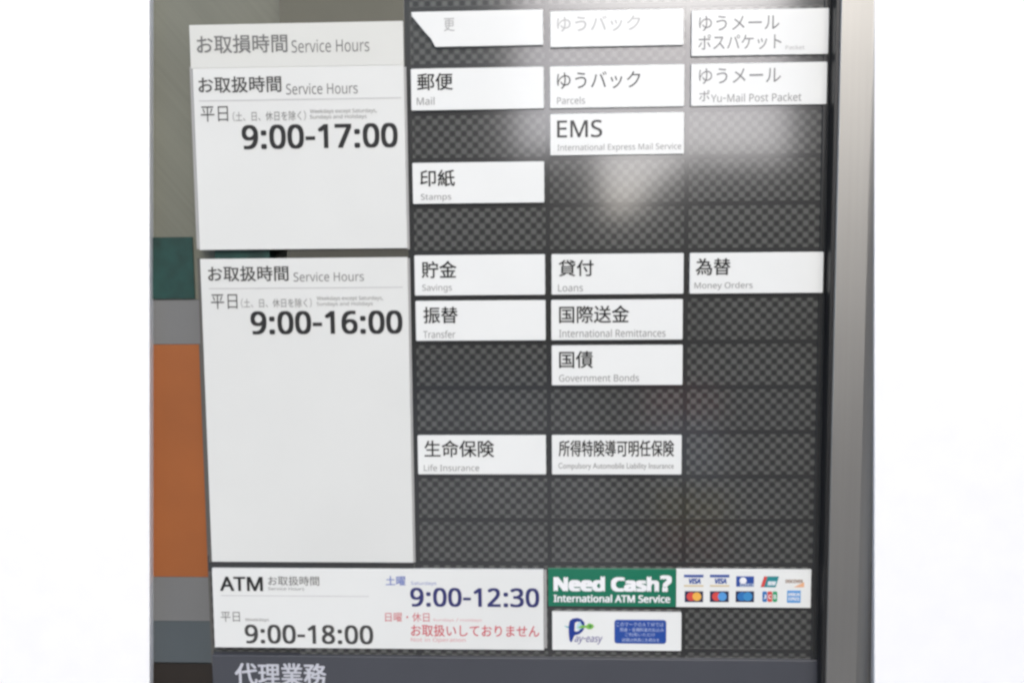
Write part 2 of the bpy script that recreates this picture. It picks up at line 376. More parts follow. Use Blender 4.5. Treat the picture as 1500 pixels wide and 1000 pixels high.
't': (89, ['61 -2 42 1 38 3 34 6 31 9 28 14 26 18 24 24 23 31 23 38 23 115 4 115 4 125 23 134 31 162 44 162 44 132 82 132 82 115 44 115 44 39 45 33 46 28 47 24 50 21 53 18 57 17 60 16 65 15 75 16 83 18 83 1 73 -1']),
'u': (152, ['67 -2 60 -2 53 -1 47 0 41 3 36 5 32 9 28 13 25 18 22 24 21 30 20 37 19 45 19 132 41 132 41 47 42 40 43 33 45 28 48 23 52 20 57 17 63 16 70 15 81 16 89 19 96 22 101 28 105 35 107 43 109 52 109 63 109 132 131 132 131 0 113 0 110 17 109 17 98 6 84 0']),
'v': (125, ['50 0 0 132 23 132 51 54 55 42 59 29 62 19 63 19 65 29 70 42 74 54 102 132 125 132 75 0']),
'w': (193, ['39 0 3 132 25 132 43 62 47 47 50 34 52 22 53 22 55 30 57 39 59 49 62 58 85 132 109 132 131 58 135 46 138 33 140 23 141 23 143 33 146 47 150 62 168 132 190 132 154 0 128 0 106 74 102 88 99 100 97 109 96 109 94 100 91 88 87 74 63 0']),
'x': (130, ['4 0 52 67 7 132 31 132 65 82 99 132 123 132 78 67 125 0 101 0 65 53 29 0']),
'y': (125, ['21 -59 10 -58 3 -57 3 -40 9 -41 17 -41 23 -41 27 -40 32 -38 35 -35 39 -31 42 -27 44 -23 46 -18 53 0 0 132 23 132 52 57 58 38 63 21 64 21 68 37 75 57 102 132 125 132 69 -18 58 -40 54 -44 51 -48 47 -51 42 -54 38 -56 32 -58 27 -59']),
'z': (115, ['10 0 10 14 80 115 14 115 14 132 104 132 104 115 34 17 106 17 106 0']),
'0': (158, ['79 -3 64 -1 50 4 39 13 30 25 23 40 18 59 15 79 14 103 14 119 15 134 17 147 20 160 24 171 29 180 34 189 41 196 49 201 58 205 68 207 79 208 95 206 108 201 119 193 129 180 136 165 141 147 144 126 145 103 144 87 143 72 141 59 138 46 135 35 130 25 124 17 117 10 109 4 100 0 90 -2', '79 19 89 20 97 24 104 31 110 40 114 51 117 66 118 83 119 103 118 122 117 139 114 154 110 166 104 175 97 181 89 185 79 186 69 185 61 181 54 175 49 166 45 154 42 139 40 122 40 103 40 83 42 66 45 52 49 40 54 31 61 24 69 20']),
'1': (158, ['75 0 75 128 75 155 76 179 68 171 59 163 38 146 25 163 79 205 100 205 100 0']),
'2': (158, ['13 22 63 75 87 103 91 109 95 115 99 120 102 126 104 132 106 139 107 145 107 152 107 160 105 167 102 173 98 177 93 181 88 184 81 186 74 186 68 186 62 185 56 183 50 181 30 167 16 184 21 189 28 193 34 197 41 201 49 204 57 206 66 207 75 208 87 207 99 204 109 200 117 193 124 185 129 176 132 165 133 153 133 145 132 138 130 130 127 123 123 116 119 109 115 102 110 95 84 66 45 24 45 23 141 23 141 0 13 0']),
'3': (158, ['66 -3 37 0 30 1 24 3 17 5 11 8 11 32 18 29 24 27 31 24 38 22 45 21 52 20 59 19 65 19 77 19 88 21 96 25 103 29 108 35 112 42 114 50 115 59 114 68 111 76 107 82 101 87 93 91 84 93 73 95 61 95 43 95 43 117 61 117 72 117 82 119 90 123 96 127 102 133 106 140 108 147 109 155 108 162 106 168 103 174 99 178 94 182 88 184 81 186 74 186 66 186 59 185 53 184 47 182 25 169 12 187 18 191 24 195 31 199 38 202 46 204 55 206 64 208 74 208 88 207 100 204 111 200 119 194 126 186 131 177 134 168 135 157 134 147 132 138 128 131 122 124 116 118 108 114 100 110 90 108 90 107 102 105 112 102 121 97 128 91 134 85 138 77 140 68 141 58 140 45 136 34 131 23 123 14 112 7 99 1 84 -2']),
'4': (158, ['98 46 3 46 3 68 96 206 123 206 123 69 152 69 152 46 123 46 123 0 98 0', '98 69 98 119 98 141 99 163 100 180 99 180 93 167 86 155 28 69']),
'5': (158, ['68 -3 61 -3 54 -2 47 -1 41 0 34 1 29 3 23 6 18 8 18 32 33 25 52 21 69 19 79 20 89 22 97 25 104 30 109 36 113 43 115 52 116 63 115 72 113 81 109 88 104 94 97 98 89 102 79 104 68 104 51 103 35 101 23 109 30 205 127 205 127 182 53 182 47 123 60 125 76 126 85 125 94 124 102 122 110 119 117 115 123 111 129 105 133 99 137 92 140 84 142 75 142 66 141 51 137 37 131 25 123 15 113 7 100 2 85 -2']),
'6': (158, ['83 -3 74 -2 65 0 57 3 49 7 42 12 35 19 30 27 25 37 21 47 18 60 16 73 16 88 16 96 16 105 17 114 18 123 19 131 21 139 23 147 26 155 29 163 33 170 37 176 42 183 47 188 53 193 60 197 67 201 76 204 85 206 95 208 105 208 118 207 130 205 130 184 118 186 106 187 97 187 89 185 82 183 75 180 69 177 64 173 60 168 56 162 53 157 50 150 47 143 46 136 44 129 43 121 42 113 42 105 44 105 47 109 51 114 55 118 60 121 65 124 72 127 79 128 87 128 99 127 111 124 120 119 129 112 136 103 141 93 144 80 145 66 144 51 141 38 136 26 128 16 119 8 108 2 96 -2', '82 19 90 19 98 22 104 25 110 30 114 37 118 45 120 55 120 66 120 75 118 84 115 91 111 97 106 102 100 105 92 108 83 108 77 108 71 107 66 105 61 103 57 100 53 96 49 93 47 89 44 84 43 80 42 75 41 71 42 65 43 59 44 53 46 47 49 41 52 36 55 31 60 27 65 23 70 21 76 19']),
'7': (158, ['118 182 13 182 13 205 144 205 144 185 67 0 39 0']),
'8': (158, ['79 -3 65 -2 52 1 41 5 32 12 24 20 19 29 16 40 15 52 16 62 18 71 21 79 27 86 33 93 39 98 47 103 55 107 48 112 42 117 36 123 31 129 27 135 24 142 22 150 22 159 22 167 24 174 26 181 30 186 34 192 39 196 45 200 51 203 58 205 65 207 72 208 79 208 87 208 94 207 101 205 108 203 114 200 120 196 125 192 129 186 133 181 135 174 136 167 137 159 136 150 134 142 131 135 127 128 121 123 115 118 108 113 100 109 121 95 126 91 130 87 134 82 137 77 140 72 142 66 143 60 144 53 143 45 142 37 139 30 135 24 131 18 126 12 120 8 113 4 105 1 97 -1 89 -2', '80 119 86 122 92 126 98 130 103 134 107 139 110 144 111 151 112 158 111 165 110 171 107 176 103 180 98 183 93 185 86 187 79 187 72 187 66 185 60 183 55 180 51 176 49 171 47 165 47 158 47 151 49 144 52 139 56 134 61 130 66 126 73 122', '79 18 88 19 96 21 103 24 109 28 113 33 116 39 118 46 119 53 118 60 116 66 113 72 108 77 102 82 95 87 86 92 76 98 67 93 60 89 54 84 49 78 45 73 42 66 40 59 40 52 41 45 42 38 45 33 49 28 55 24 61 21 69 19']),
'9': (158, ['55 -3 42 -2 30 0 30 22 41 19 54 18 63 19 71 20 78 22 85 25 91 28 96 32 100 37 104 43 107 49 110 55 112 62 114 69 116 77 117 84 118 92 118 101 116 101 113 96 110 91 105 87 100 84 95 81 88 78 81 77 73 77 61 78 49 81 39 86 31 93 24 102 19 113 16 125 15 139 16 154 19 168 24 179 32 190 41 198 52 203 64 207 77 208 86 207 95 205 104 202 111 198 118 193 125 186 130 178 135 168 139 158 142 146 144 132 144 117 144 109 144 100 143 91 142 83 141 74 139 66 137 58 134 50 131 42 127 35 123 29 118 23 113 17 107 12 100 8 93 4 84 1 75 -1 65 -2', '77 97 83 97 89 98 94 100 99 102 103 105 107 109 111 112 113 117 116 121 117 125 118 130 119 134 118 140 117 147 116 153 114 159 111 164 108 170 105 174 100 178 96 182 90 184 84 186 78 186 70 186 62 184 56 180 50 175 46 168 42 160 40 150 40 139 40 130 42 122 45 114 49 108 54 103 61 100 68 97']),
':': (84, ['42 119 30 123 27 126 26 130 25 134 24 138 25 143 26 148 27 151 30 154 42 158 55 154 57 151 59 148 60 143 60 138 60 134 59 130 57 126 55 123', '42 -4 30 1 27 3 26 7 25 11 24 16 25 21 26 25 27 28 30 31 42 35 55 31 57 28 59 25 60 21 60 16 60 11 59 7 57 3 55 1']),
'-': (98, ['14 97 84 97 84 74 14 74']),
'?': (149, ['55 58 55 63 57 82 64 97 78 112 93 126 101 139 104 155 103 162 102 168 99 173 95 177 91 181 85 183 79 185 72 186 66 185 61 185 55 184 50 182 29 173 20 194 45 204 52 206 58 207 65 208 72 208 84 207 95 204 105 200 113 194 120 187 124 178 127 167 128 156 128 150 127 144 126 139 125 134 115 117 98 101 83 86 76 75 74 61 74 58', '48 16 48 21 49 25 51 28 53 31 66 35 78 31 81 28 82 25 83 21 84 16 83 11 82 7 81 3 78 1 66 -4 53 1 51 3 49 7 48 11']),
'(': (102, ['61 -47 51 -32 43 -16 35 1 30 20 25 39 22 58 20 77 20 97 20 117 22 136 25 155 29 173 35 191 42 208 51 224 61 239 84 239 75 223 67 207 60 190 54 172 50 154 47 135 45 116 44 96 45 77 47 59 50 40 54 21 60 3 67 -15 75 -31 85 -47']),
')': (102, ['17 -47 26 -32 34 -15 41 2 47 20 52 38 55 57 57 76 57 95 57 114 55 133 52 152 47 170 42 189 35 206 26 223 17 239 40 239 51 224 59 207 66 190 72 172 76 153 80 134 82 114 82 94 82 75 80 55 76 37 72 18 66 0 59 -17 51 -32 40 -47']),
'/': (123, ['88 239 111 239 36 -48 12 -48']),
',': (77, ['13 -37 21 -1 27 33 55 33 57 30 47 -3 32 -37']),
'.': (77, ['21 16 21 20 22 25 24 28 26 30 38 35 51 30 53 28 55 25 56 20 56 16 56 11 55 7 53 3 51 1 38 -4 26 1 24 3 22 7 21 11']),
}


_jp_cache = {}


def curve_mesh(splines):
    c = bpy.data.curves.new("lettering", 'CURVE')
    c.dimensions = '2D'
    c.fill_mode = 'BOTH'
    for pts in splines:
        s = c.splines.new('POLY')
        s.points.add(len(pts) - 1)
        for q, (x, y) in zip(s.points, pts):
            q.co = (x, y, 0, 1)
        s.use_cyclic_u = True
    o = bpy.data.objects.new("lettering", c)
    COL.objects.link(o)
    me = bpy.data.meshes.new_from_object(o.evaluated_get(bpy.context.evaluated_depsgraph_get()))
    bpy.data.objects.remove(o)
    return me


def latin_mesh(body):
    x, sp = 0, []
    for ch in body:
        if ch == " ":
            x += 66
            continue
        a, ps = GLYPHS[ch]
        for p in ps:
            v = [int(k) for k in p.split()]
            sp.append([((v[i] + x) / 500, v[i + 1] / 500) for i in range(0, len(v), 2)])
        x += a
    return curve_mesh(sp)


def font_mesh(body):
    c = bpy.data.curves.new("lettering", 'FONT')
    c.body = body
    c.resolution_u = 3
    o = bpy.data.objects.new("lettering", c)
    COL.objects.link(o)
    me = bpy.data.meshes.new_from_object(o.evaluated_get(bpy.context.evaluated_depsgraph_get()))
    bpy.data.objects.remove(o)
    return me


def lettering(body, rect, y, mat, parent, name="lettering", bold=0.0, skew=0.0, style=None, label=None):
    """Printed words on the plane y filling the measured rectangle (pixel l, t, r, b)."""
    l, t, r, b = rect
    x0, x1, z0, z1 = px_rect(l, t, r, b, y)
    latin = all(ch == " " or ch in GLYPHS for ch in body)
    me = latin_mesh(body) if latin and style != 'gill' else font_mesh(body)
    xs = [v.co.x for v in me.vertices]
    ys = [v.co.y for v in me.vertices]
    bx0, bx1, by0, by1 = min(xs), max(xs), min(ys), max(ys)
    sx = (x1 - x0 - bold) / (bx1 - bx0)
    sz = (z1 - z0 - bold * 0.7) / (by1 - by0)
    bm = bmesh.new()
    shifts = [(0, 0)] if not bold else [(0, 0), (bold, 0), (0, bold * 0.7), (bold, bold * 0.7), (bold / 2, bold * 0.35)]
    for k, (dx, dz) in enumerate(shifts):
        off = len(bm.verts)
        vv = [bm.verts.new((x0 + dx + (v.co.x - bx0) * sx + skew * (v.co.y - by0) * sz, y - k * 0.00006,
                            z0 + dz + (v.co.y - by0) * sz)) for v in me.vertices]
        for p in me.polygons:
            try:
                bm.faces.new([vv[i] for i in p.vertices])
            except ValueError:
                pass
    bpy.data.meshes.remove(me)
    for f in bm.faces:
        f.normal_update()
        if f.normal.y > 0:
            f.normal_flip()
    me2 = bpy.data.meshes.new(name)
    bm.to_mesh(me2)
    bm.free()
    o = link(name, me2, mat, parent)
    if label:
        o["label"] = label
    return o

# ------------------------------------------------------------------ the setting
pv = box("pavement", -30, 30, -40, 0.6, -0.2, 0.0, M["pave"])
tag(pv, "grey concrete pavement in front of the sign board", "pavement", kind="structure")

xl = at(219, 500, 0.03).x
xr = at(1283, 500, 0.0).x


def rendered_wall(px, y, side, label):
    """Rendered wall; its jamb rakes slightly out of plumb."""
    za, zb_ = 0.0, 3.3
    p0, p1 = at(px, 0, y), at(px, 1000, y)
    k = (p0.x - p1.x) / (p0.z - p1.z)

    def xe(z):
        return p1.x + (z - p1.z) * k
    bm = bmesh.new()
    z = za
    zj = [0.0, 3.3]
    for i in range(len(zj) - 1):
        z0, z1 = zj[i], zj[i + 1]
        pts = [(xe(z0), z0), (xe(z0) + side * 2.2, z0), (xe(z1) + side * 2.2, z1), (xe(z1), z1)]
        prism(bm, pts if side > 0 else pts[::-1], y, y + 0.25)
    bmesh.ops.bevel(bm, geom=bm.edges[:], offset=0.0006, segments=2, affect='EDGES')
    return tag(from_bm("white_wall", bm, M["wall"]), label, "wall")


rendered_wall(219, 0.03, -1, "white rendered wall beside the orange and grey banded panel")
rendered_wall(1281, -0.026, 1, "white rendered wall beside the brushed aluminium pillar")

# banded panel seen to the left of and behind the hours boards
YB = 0.045
bp = empty("banded_panel", (xl + 0.2, YB + 0.02, 0.0))
tag(bp, "wall panel of olive steel, dark teal, grey and orange bands behind the hours boards", "wall panel")
xR = at(640, 500, YB).x


def band(name, l, t, r, b, mat, label=None, front=0.0, left=None):
    x0, x1, z0, z1 = px_rect(l, t, r, b, YB)
    if left is not None:
        x0 = left
    ob = box(name, x0, x1, YB - front, YB + 0.02, z0, z1 - 0.0006, mat, bp)
    if label:
        ob["label"] = label
    return ob


zt = 3.3
x0, x1, z0, _ = px_rect(219, 100, 640, 437, YB)
o = box("steel_sheet", xl - 0.08, xR, YB, YB + 0.02, at(430, 437.5, YB).z, zt, M["sheet"], bp)
o["label"] = "brushed olive steel sheet with slanting streaks"
band("teal_block", 200, 347, 284.5, 437.5, M["teal"], "dark teal block above the grey band", 0.003, xl - 0.075)
band("teal_block", 327, 350, 405, 434, M["teal"], "dark teal block between the two hours boards", 0.036)
band("grey_band", 219, 437.5, 640, 503, M["band_grey"], "grey band above the orange band", 0, xl - 0.08)
band("orange_band", 219, 503, 640, 845, M["orange"], None, 0, xl - 0.08)
band("grey_band", 219, 845, 640, 910, M["band_grey"], "grey band below the orange band", 0, xl - 0.08)
band("slate_band", 219, 910, 640, 971, M["band_slate"], None, 0, xl - 0.08)
zb = at(300, 971, YB).z
o = box("skirting", xl - 0.08, xR, YB, YB + 0.02, 0.0, zb - 0.0006, M["brown"], bp)
# dark strip along the right of the orange band
x0 = at(297, 560, YB).x
box("edge_strip", at(298, 620, YB).x, at(318, 620, YB).x, YB - 0.006, YB + 0.001, at(300, 971, YB).z, at(300, 503, YB).z, M["trim"], bp)

# ------------------------------------------------------------------ the sign board
gx = -0.00475                                 # centre line of the strip left of the first label column
gz = Z0 + 0.00415                             # centre line of the strip above the first label row
bx1 = at(1216, 600, 0.0).x
blx = at(421.5, 300, 0.012).x
sb = empty("sign_board", (0.3, 0.02, 0.4))
tag(sb, "dark sign board with a fine checker mesh that holds the white service labels", "sign board")
bm = bmesh.new()
add_box(bm, blx, bx1, 0.004, 0.03, gz - 14 * ROW - 0.024, 3.2)
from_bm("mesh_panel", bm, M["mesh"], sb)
HW = 0.0034
for r in range(-3, 15):
    z = gz - r * ROW
    if r == 0:
        z = at(900, 9, 0.003).z
    box("cross_strip", gx - 0.004, bx1 - 0.018, 0.0035, 0.0045, z - HW, z + HW, M["strip"], sb)
ztop, zbot = gz + 6 * ROW, gz - 14 * ROW - 0.022
for c in range(0, 4):
    x = gx + c * PITCHM
    hw = HW if c not in (0, 3) else 0.0045
    if c == 3:
        continue
    box("upright_strip", x - hw, x + hw, 0.0032, 0.0046, zbot, ztop, M["strip"], sb)
# right-hand frame: a flat dark strip, then black put in for the shadow line at the pillar
fx = gx + 3 * PITCHM
box("frame_rail", fx - 0.010, fx + 0.004, 0.001, 0.03, 0.45, 3.2, M["strip"], sb, 0.0008)
box("frame_rail", fx + 0.0042, bx1 + 0.02, 0.0034, 0.03, 0.45, 3.2, M["frame_grey"], sb, 0.0008)
xp0, xp1 = at(1221, 470, -0.025).x, at(1292, 500, -0.012).x
box("shadow_strip", xp0 - 0.0062, xp0 - 0.0003, -0.0246, 0.0032, 0.45, 3.2, M["frame"], sb, 0.0008)  # black strip stands in for shade on the pillar's side
# rail behind the hours boards
_, _, z0, z1 = px_rect(310, 812, 620, 962, 0.012)
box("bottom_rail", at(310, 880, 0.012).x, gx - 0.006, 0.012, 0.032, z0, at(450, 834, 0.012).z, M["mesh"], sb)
box("cross_strip", at(310, 880, 0.012).x, gx - 0.006, 0.0027, 0.032, at(450, 833.8, 0.012).z, z1, M["strip"], sb)
box("left_rail", blx - 0.001, gx - 0.0048, 0.0025, 0.0118, z1 + 0.001, at(500, 60).z, M["rail"], sb)
box("hazed_rail_top", blx - 0.001, gx - 0.0048, 0.0025, 0.0118, at(500, 60).z + 0.0003, 3.2, M["olive"], sb)  # upper rail, reflected haze put into its colour

# ------------------------------------------------------------------ pillar
pr = empty("aluminium_pillar", (at(1250, 500).x, 0.02, 0.0))
tag(pr, "brushed aluminium pillar standing at the right edge of the sign board", "pillar")
bm = bmesh.new()
RR = 0.030
plan = [(xp0, 0.2), (xp0, -0.023), (xp0 + 0.002, -0.025)]
plan += [(xp1 - RR + RR * math.sin(math.radians(k * 9)), -0.025 + RR - RR * math.cos(math.radians(k * 9))) for k in range(11)]
plan += [(xp1, 0.2)]
lo_ = [bm.verts.new((x, y, 0.0)) for x, y in plan]
hi_ = [bm.verts.new((x, y, 3.3)) for x, y in plan]
for k in range(len(plan)):
    q = (k + 1) % len(plan)
    f = bm.faces.new((lo_[k], lo_[q], hi_[q], hi_[k]))
    f.smooth = 3 <= k <= 12
bm.faces.new(lo_)
bm.faces.new(list(reversed(hi_)))
from_bm("pillar_body", bm, M["alu"], pr)

# ------------------------------------------------------------------ the boards with the opening hours


def slab(name, l, t, r, b, yf, yb, mat, parent, bevel=0.0007):
    x0, x1, z0, z1 = px_rect(l, t, r, b, yf)
    return box(name, x0, x1, yf, yb, z0, z1, mat, parent, bevel)


YH = -0.001
YP = YH - 0.0004
hb = empty("hours_board", at(440, 365, YH))
tag(hb, "white hours board reading 9:00-17:00 under a greyer header slip", "hours board", "white opening hours boards")
slab("board", 287, 98, 594, 365, YH, 0.0024, M["hours"], hb)
slab("side_edge", 283, 98, 286.8, 365, YH + 0.0022, 0.0024, M["edge"], hb, 0)
slab("side_edge", 594.2, 98, 597.5, 365, YH + 0.0022, 0.0024, M["edge"], hb, 0)
lettering("お取扱時間", (290.5, 112, 412, 136), YP, M["ink_soft"], hb, "heading", 0.0007)
lettering("Service Hours", (419, 122, 524, 138), YP, M["ink_mid"], hb, "english_heading")
slab("rule_line", 291, 145, 588, 146.4, YP, YH, M["rule"], hb, 0)
lettering("平日", (294, 156, 334, 178.5), YP, M["ink_soft"], hb, "weekday_lettering")
lettering("（土、日、休日を除く）", (341, 163, 448, 177.5), YP, M["ink_mid"], hb, "note_lettering")
lettering("Weekdays except Saturdays,", (454, 159.5, 552, 167), YP, M["ink_mid"], hb, "small_print")
lettering("Sundays and Holidays", (454, 168, 537, 175.5), YP, M["ink_mid"], hb, "small_print")
lettering("9:00-17:00", (354, 181.6, 582.7, 217.8), YP, M["ink_flat"], hb, "hours_lettering", 0.0026)

hs = empty("header_slip", at(435, 99, YH))
tag(hs, "greyish header slip reading Service Hours along the top of the upper hours board", "header slip")
slab("slip", 278, 34, 591, 98.2, YH - 0.0002, 0.0024, M["header"], hs)
lettering("お取損時間", (288, 51, 421, 78), YH - 0.0006, M["ink_mid"], hs, "heading", 0.0007)
lettering("Service Hours", (427, 58, 541, 76.5), YH - 0.0006, M["ink_mid"], hs, "english_heading")

hb = empty("hours_board", at(450, 823, YH))
tag(hb, "tall white hours board reading 9:00-16:00, mostly blank below", "hours board", "white opening hours boards")
slab("board", 301.5, 378, 601, 823, YH, 0.0024, M["hours"], hb)
slab("side_edge", 297.5, 378, 301.3, 823, YH + 0.0022, 0.0024, M["trim"], hb, 0)
slab("side_edge", 601.2, 378, 604.5, 823, YH + 0.0022, 0.0024, M["edge"], hb, 0)
lettering("お取扱時間", (304.5, 389.5, 422.5, 412), YP, M["ink_soft"], hb, "heading", 0.0007)
lettering("Service Hours", (430, 398.5, 533, 412), YP, M["ink_mid"], hb, "english_heading")
slab("rule_line", 306, 421, 590, 422.3, YP, YH, M["rule"], hb, 0)
lettering("平日", (309, 431, 347.7, 452.5), YP, M["ink_soft"], hb, "weekday_lettering")
lettering("（土、日、休日を除く）", (353, 437, 456.5, 450.5), YP, M["ink_mid"], hb, "note_lettering")
lettering("Weekdays except Saturdays,", (464, 433.5, 561, 441), YP, M["ink_mid"], hb, "small_print")
lettering("Sundays and Holidays", (464, 442, 546, 449), YP, M["ink_mid"], hb, "small_print")
lettering("9:00-16:00", (367, 455, 589.6, 489.5), YP, M["ink_flat"], hb, "hours_lettering", 0.0026)

YA = -0.001
ab = empty("cash_machine_board", at(555, 950, YA))
tag(ab, "wide white board of cash machine hours in black, blue and red", "hours board")
slab("board", 312.5, 833, 796.5, 949.5, YA, 0.0118, M["atm"], ab)
slab("side_edge", 797, 834, 801, 949, YA + 0.002, 0.0024, M["edge"], ab)
lettering("ATM", (322, 844, 385, 865), YP, M["ink_flat"], ab, "machine_lettering", 0.0017)
lettering("お取扱時間", (392.7, 843.4, 467.4, 857), YP, M["ink_soft"], ab, "heading")
lettering("Service Hours", (392.7, 859.4, 445.5, 864), YP, M["ink_mid"], ab, "small_print")
slab("rule_line", 324, 872, 540, 872.8, YP, YA, M["rule"], ab, 0)
lettering("平日", (323.5, 895.6, 351.3, 910), YP, M["ink_mid"], ab, "weekday_lettering")
lettering("Weekdays", (359, 904.5, 394, 910.5), YP, M["ink_mid"], ab, "small_print")
lettering("9:00-18:00", (358.5, 914.5, 546.7, 942.6), YP, M["ink_soft"], ab, "hours_lettering", 0.0018)
lettering("土曜", (565, 843, 594, 857), YP, M["blue_soft"], ab, "saturday_lettering", 0.0004)
lettering("Saturdays", (602, 851, 639, 857.5), YP, M["blue_soft"], ab, "small_print")
lettering("9:00-12:30", (601, 860.5, 790, 888.6), YP, M["navy"], ab, "hours_lettering", 0.0019)
lettering("日曜・休日", (564.3, 896.5, 629, 910), YP, M["red"], ab, "sunday_lettering")
lettering("Sundays / Holidays", (634.5, 904.5, 705.6, 910.5), YP, M["red_soft"], ab, "small_print")
lettering("お取扱いしておりません", (602, 914.5, 790, 932), YP, M["red"], ab, "closed_lettering", 0.0004)
lettering("Not in Operation", (602, 933.5, 682, 941), YP, M["red_soft"], ab, "small_print")

# ------------------------------------------------------------------ the slate board along the bottom
sl_ = empty("slate_board", at(700, 1000, -0.002))
tag(sl_, "dark slate board with large off-white characters under the cash machine board", "sign board")
zs = at(750, 962.5, -0.002).z
box("board", at(311, 985, -0.002).x, at(1206, 985, -0.002).x, -0.002, 0.03, 0.55, zs, M["slate"], sl_, 0.0015)
lettering("代理業務", (344, 970.5, 478, 1003.5), -0.0024, M["white_grey"], sl_, "lettering", 0.0015)

# ------------------------------------------------------------------ white service labels
PW, PH, PY = 0.2005, 0.0617, -0.0016
GRP = "white service labels on the checker board"
rnd = random.Random(4)


def service_label(rect, jp, jp_rect, en, en_rect, label, ink="ink", en_ink="ink_grey", mat="plate", bold=0.0, cell=None, pts=None, more=()):
    if cell:
        r, c = cell
        x0, z1 = c * PITCHM, Z0 - r * ROW
        x0 += rnd.uniform(-.0006, .0006)
        x1, z0 = x0 + PW, z1 - PH
    else:
        x0, x1, z0, z1 = px_rect(*rect, PY)
    t = empty("service_label", ((x0 + x1) / 2, PY, z0))
    tag(t, label, "label plate", GRP)
    bm = bmesh.new()
    prism(bm, pts if pts else rounded(x0, x1, z0, z1, 0.0016, 3), PY, 0.0024)
    bmesh.ops.recalc_face_normals(bm, faces=bm.faces)
    es = [e for e in bm.edges if all(abs(v.co.y - PY) < 1e-6 for v in e.verts)]
    bmesh.ops.bevel(bm, geom=es, offset=0.0005, segments=1, affect='EDGES')
    from_bm("plate", bm, M[mat], t)
    yp = PY - 0.0004
    if jp:
        lettering(jp, jp_rect, yp, M[ink], t, "main_lettering", bold)
    if en:
        lettering(en, en_rect, yp, M[en_ink], t, "english_lettering")
    for body, rc, ik, nm in more:
        lettering(body, rc, yp, M[ik], t, nm)
    return t


# top row: ghosted labels, their pale print partly standing in for reflected haze
a, b_, c_, d_ = px_rect(603, 16, 795.5, 68, PY)
service_label((603, 16, 795.5, 68), "更", (650, 27, 666, 46), None, None,
              "blank looking white label with its lower left corner torn off", "ink_pale",
              pts=[(a, d_), (at(603, 23, PY).x, at(603, 24, PY).z), (at(621, 45, PY).x, at(621, 46, PY).z), (at(631, 57, PY).x, at(631, 57, PY).z),
                   (at(637.5, 68, PY).x, c_), (b_, c_), (b_, d_)][::-1])
service_label((806, 15, 1001.5, 68), "ゆうバック", (816, 23.5, 938, 46), None, None,
              "white label with haze-pale grey ゆうバック and no English line", "ink_pale")
service_label((1013, 14, 1214, 81), "ゆうメール", (1024, 22.7, 1141.7, 45), "Packet", (1150.7, 66.5, 1178.5, 72.5),
              "tall white label with two grey lines ゆうメール and ポスパケット", "ink_mail", "ink_pale",
              more=[("ポスパケット", (1023, 50, 1144.7, 73), "ink_mail", "second_lettering")])
service_label(None, "郵便", (611, 107.5, 663.3, 132.5), "Mail", (610.5, 142.5, 636.4, 154), "white label reading 郵便 with Mail beneath", cell=(1, 0), bold=0.0006)
service_label(None, "ゆうバック", (816, 105, 938, 130), "Parcels", (816, 142, 857, 152.5), "white label reading ゆうバック in black with Parcels beneath", cell=(1, 1))
service_label(None, "ゆうメール", (1024, 99.5, 1144, 122.5), "Yu-Mail Post Packet", (1041.5, 137, 1174, 149), "white label reading ゆうメール over a fine grey English line", "ink_mail", "ink_grey", cell=(1, 2),
              more=[("ポ", (1024, 132.5, 1039.5, 148.5), "ink_mail", "second_lettering")])
service_label(None, "EMS", (816, 176, 882, 201.5), "International Express Mail Service", (816.5, 210.5, 998, 222.5), "white label with large Latin capitals EMS", cell=(2, 1), bold=0.0007)
service_label(None, "印紙", (615.3, 248.7, 666.3, 273.3), "Stamps", (616.5, 284, 661, 295.5), "white label reading 印紙 with Stamps beneath", cell=(3, 0), bold=0.0007)
service_label(None, "貯金", (617.6, 382.3, 668.7, 407.3), "Savings", (618.5, 416.5, 662, 428.5), "white label reading 貯金 with Savings beneath", cell=(5, 0), bold=0.0007)
service_label(None, "貸付", (818.3, 380.6, 869.6, 404.6), "Loans", (817.5, 416.5, 854, 426.8), "white label reading 貸付 with Loans beneath", cell=(5, 1), bold=0.0006)
service_label(None, "為替", (1019, 378.3, 1070.2, 403), "Money Orders", (1017.3, 413, 1102.5, 425), "white label reading 為替 with Money Orders beneath", cell=(5, 2), bold=0.0007)
service_label(None, "振替", (620, 449.3, 670.5, 473.5), "Transfer", (620, 484, 667, 495), "white label reading 振替 with Transfer beneath", cell=(6, 0), bold=0.0007)
service_label(None, "国際送金", (819, 447.5, 921.5, 473), "International Remittances", (819, 482, 975, 493.5), "white label reading 国際送金 with International Remittances beneath", cell=(6, 1), bold=0.0006)
service_label(None, "国債", (819, 514, 868.5, 539), "Government Bonds", (819, 548, 936, 558.5), "white label reading 国債 with Government Bonds beneath", cell=(7, 1), bold=0.0006)
service_label(None, "生命保険", (621.7, 644.5, 723.8, 669.3), "Life Insurance", (621, 680, 702, 689.5), "white label reading 生命保険 with Life Insurance beneath", cell=(9, 0), bold=0.0006)
service_label(None, "所得特険導可明任保険", (818.5, 644.5, 987.5, 668.5), "Compulsory Automobile Liability Insurance", (818, 677.5, 987, 688.5),
              "white label with a long crowded line of narrow characters ending 保険", cell=(9, 1), bold=0.0006)

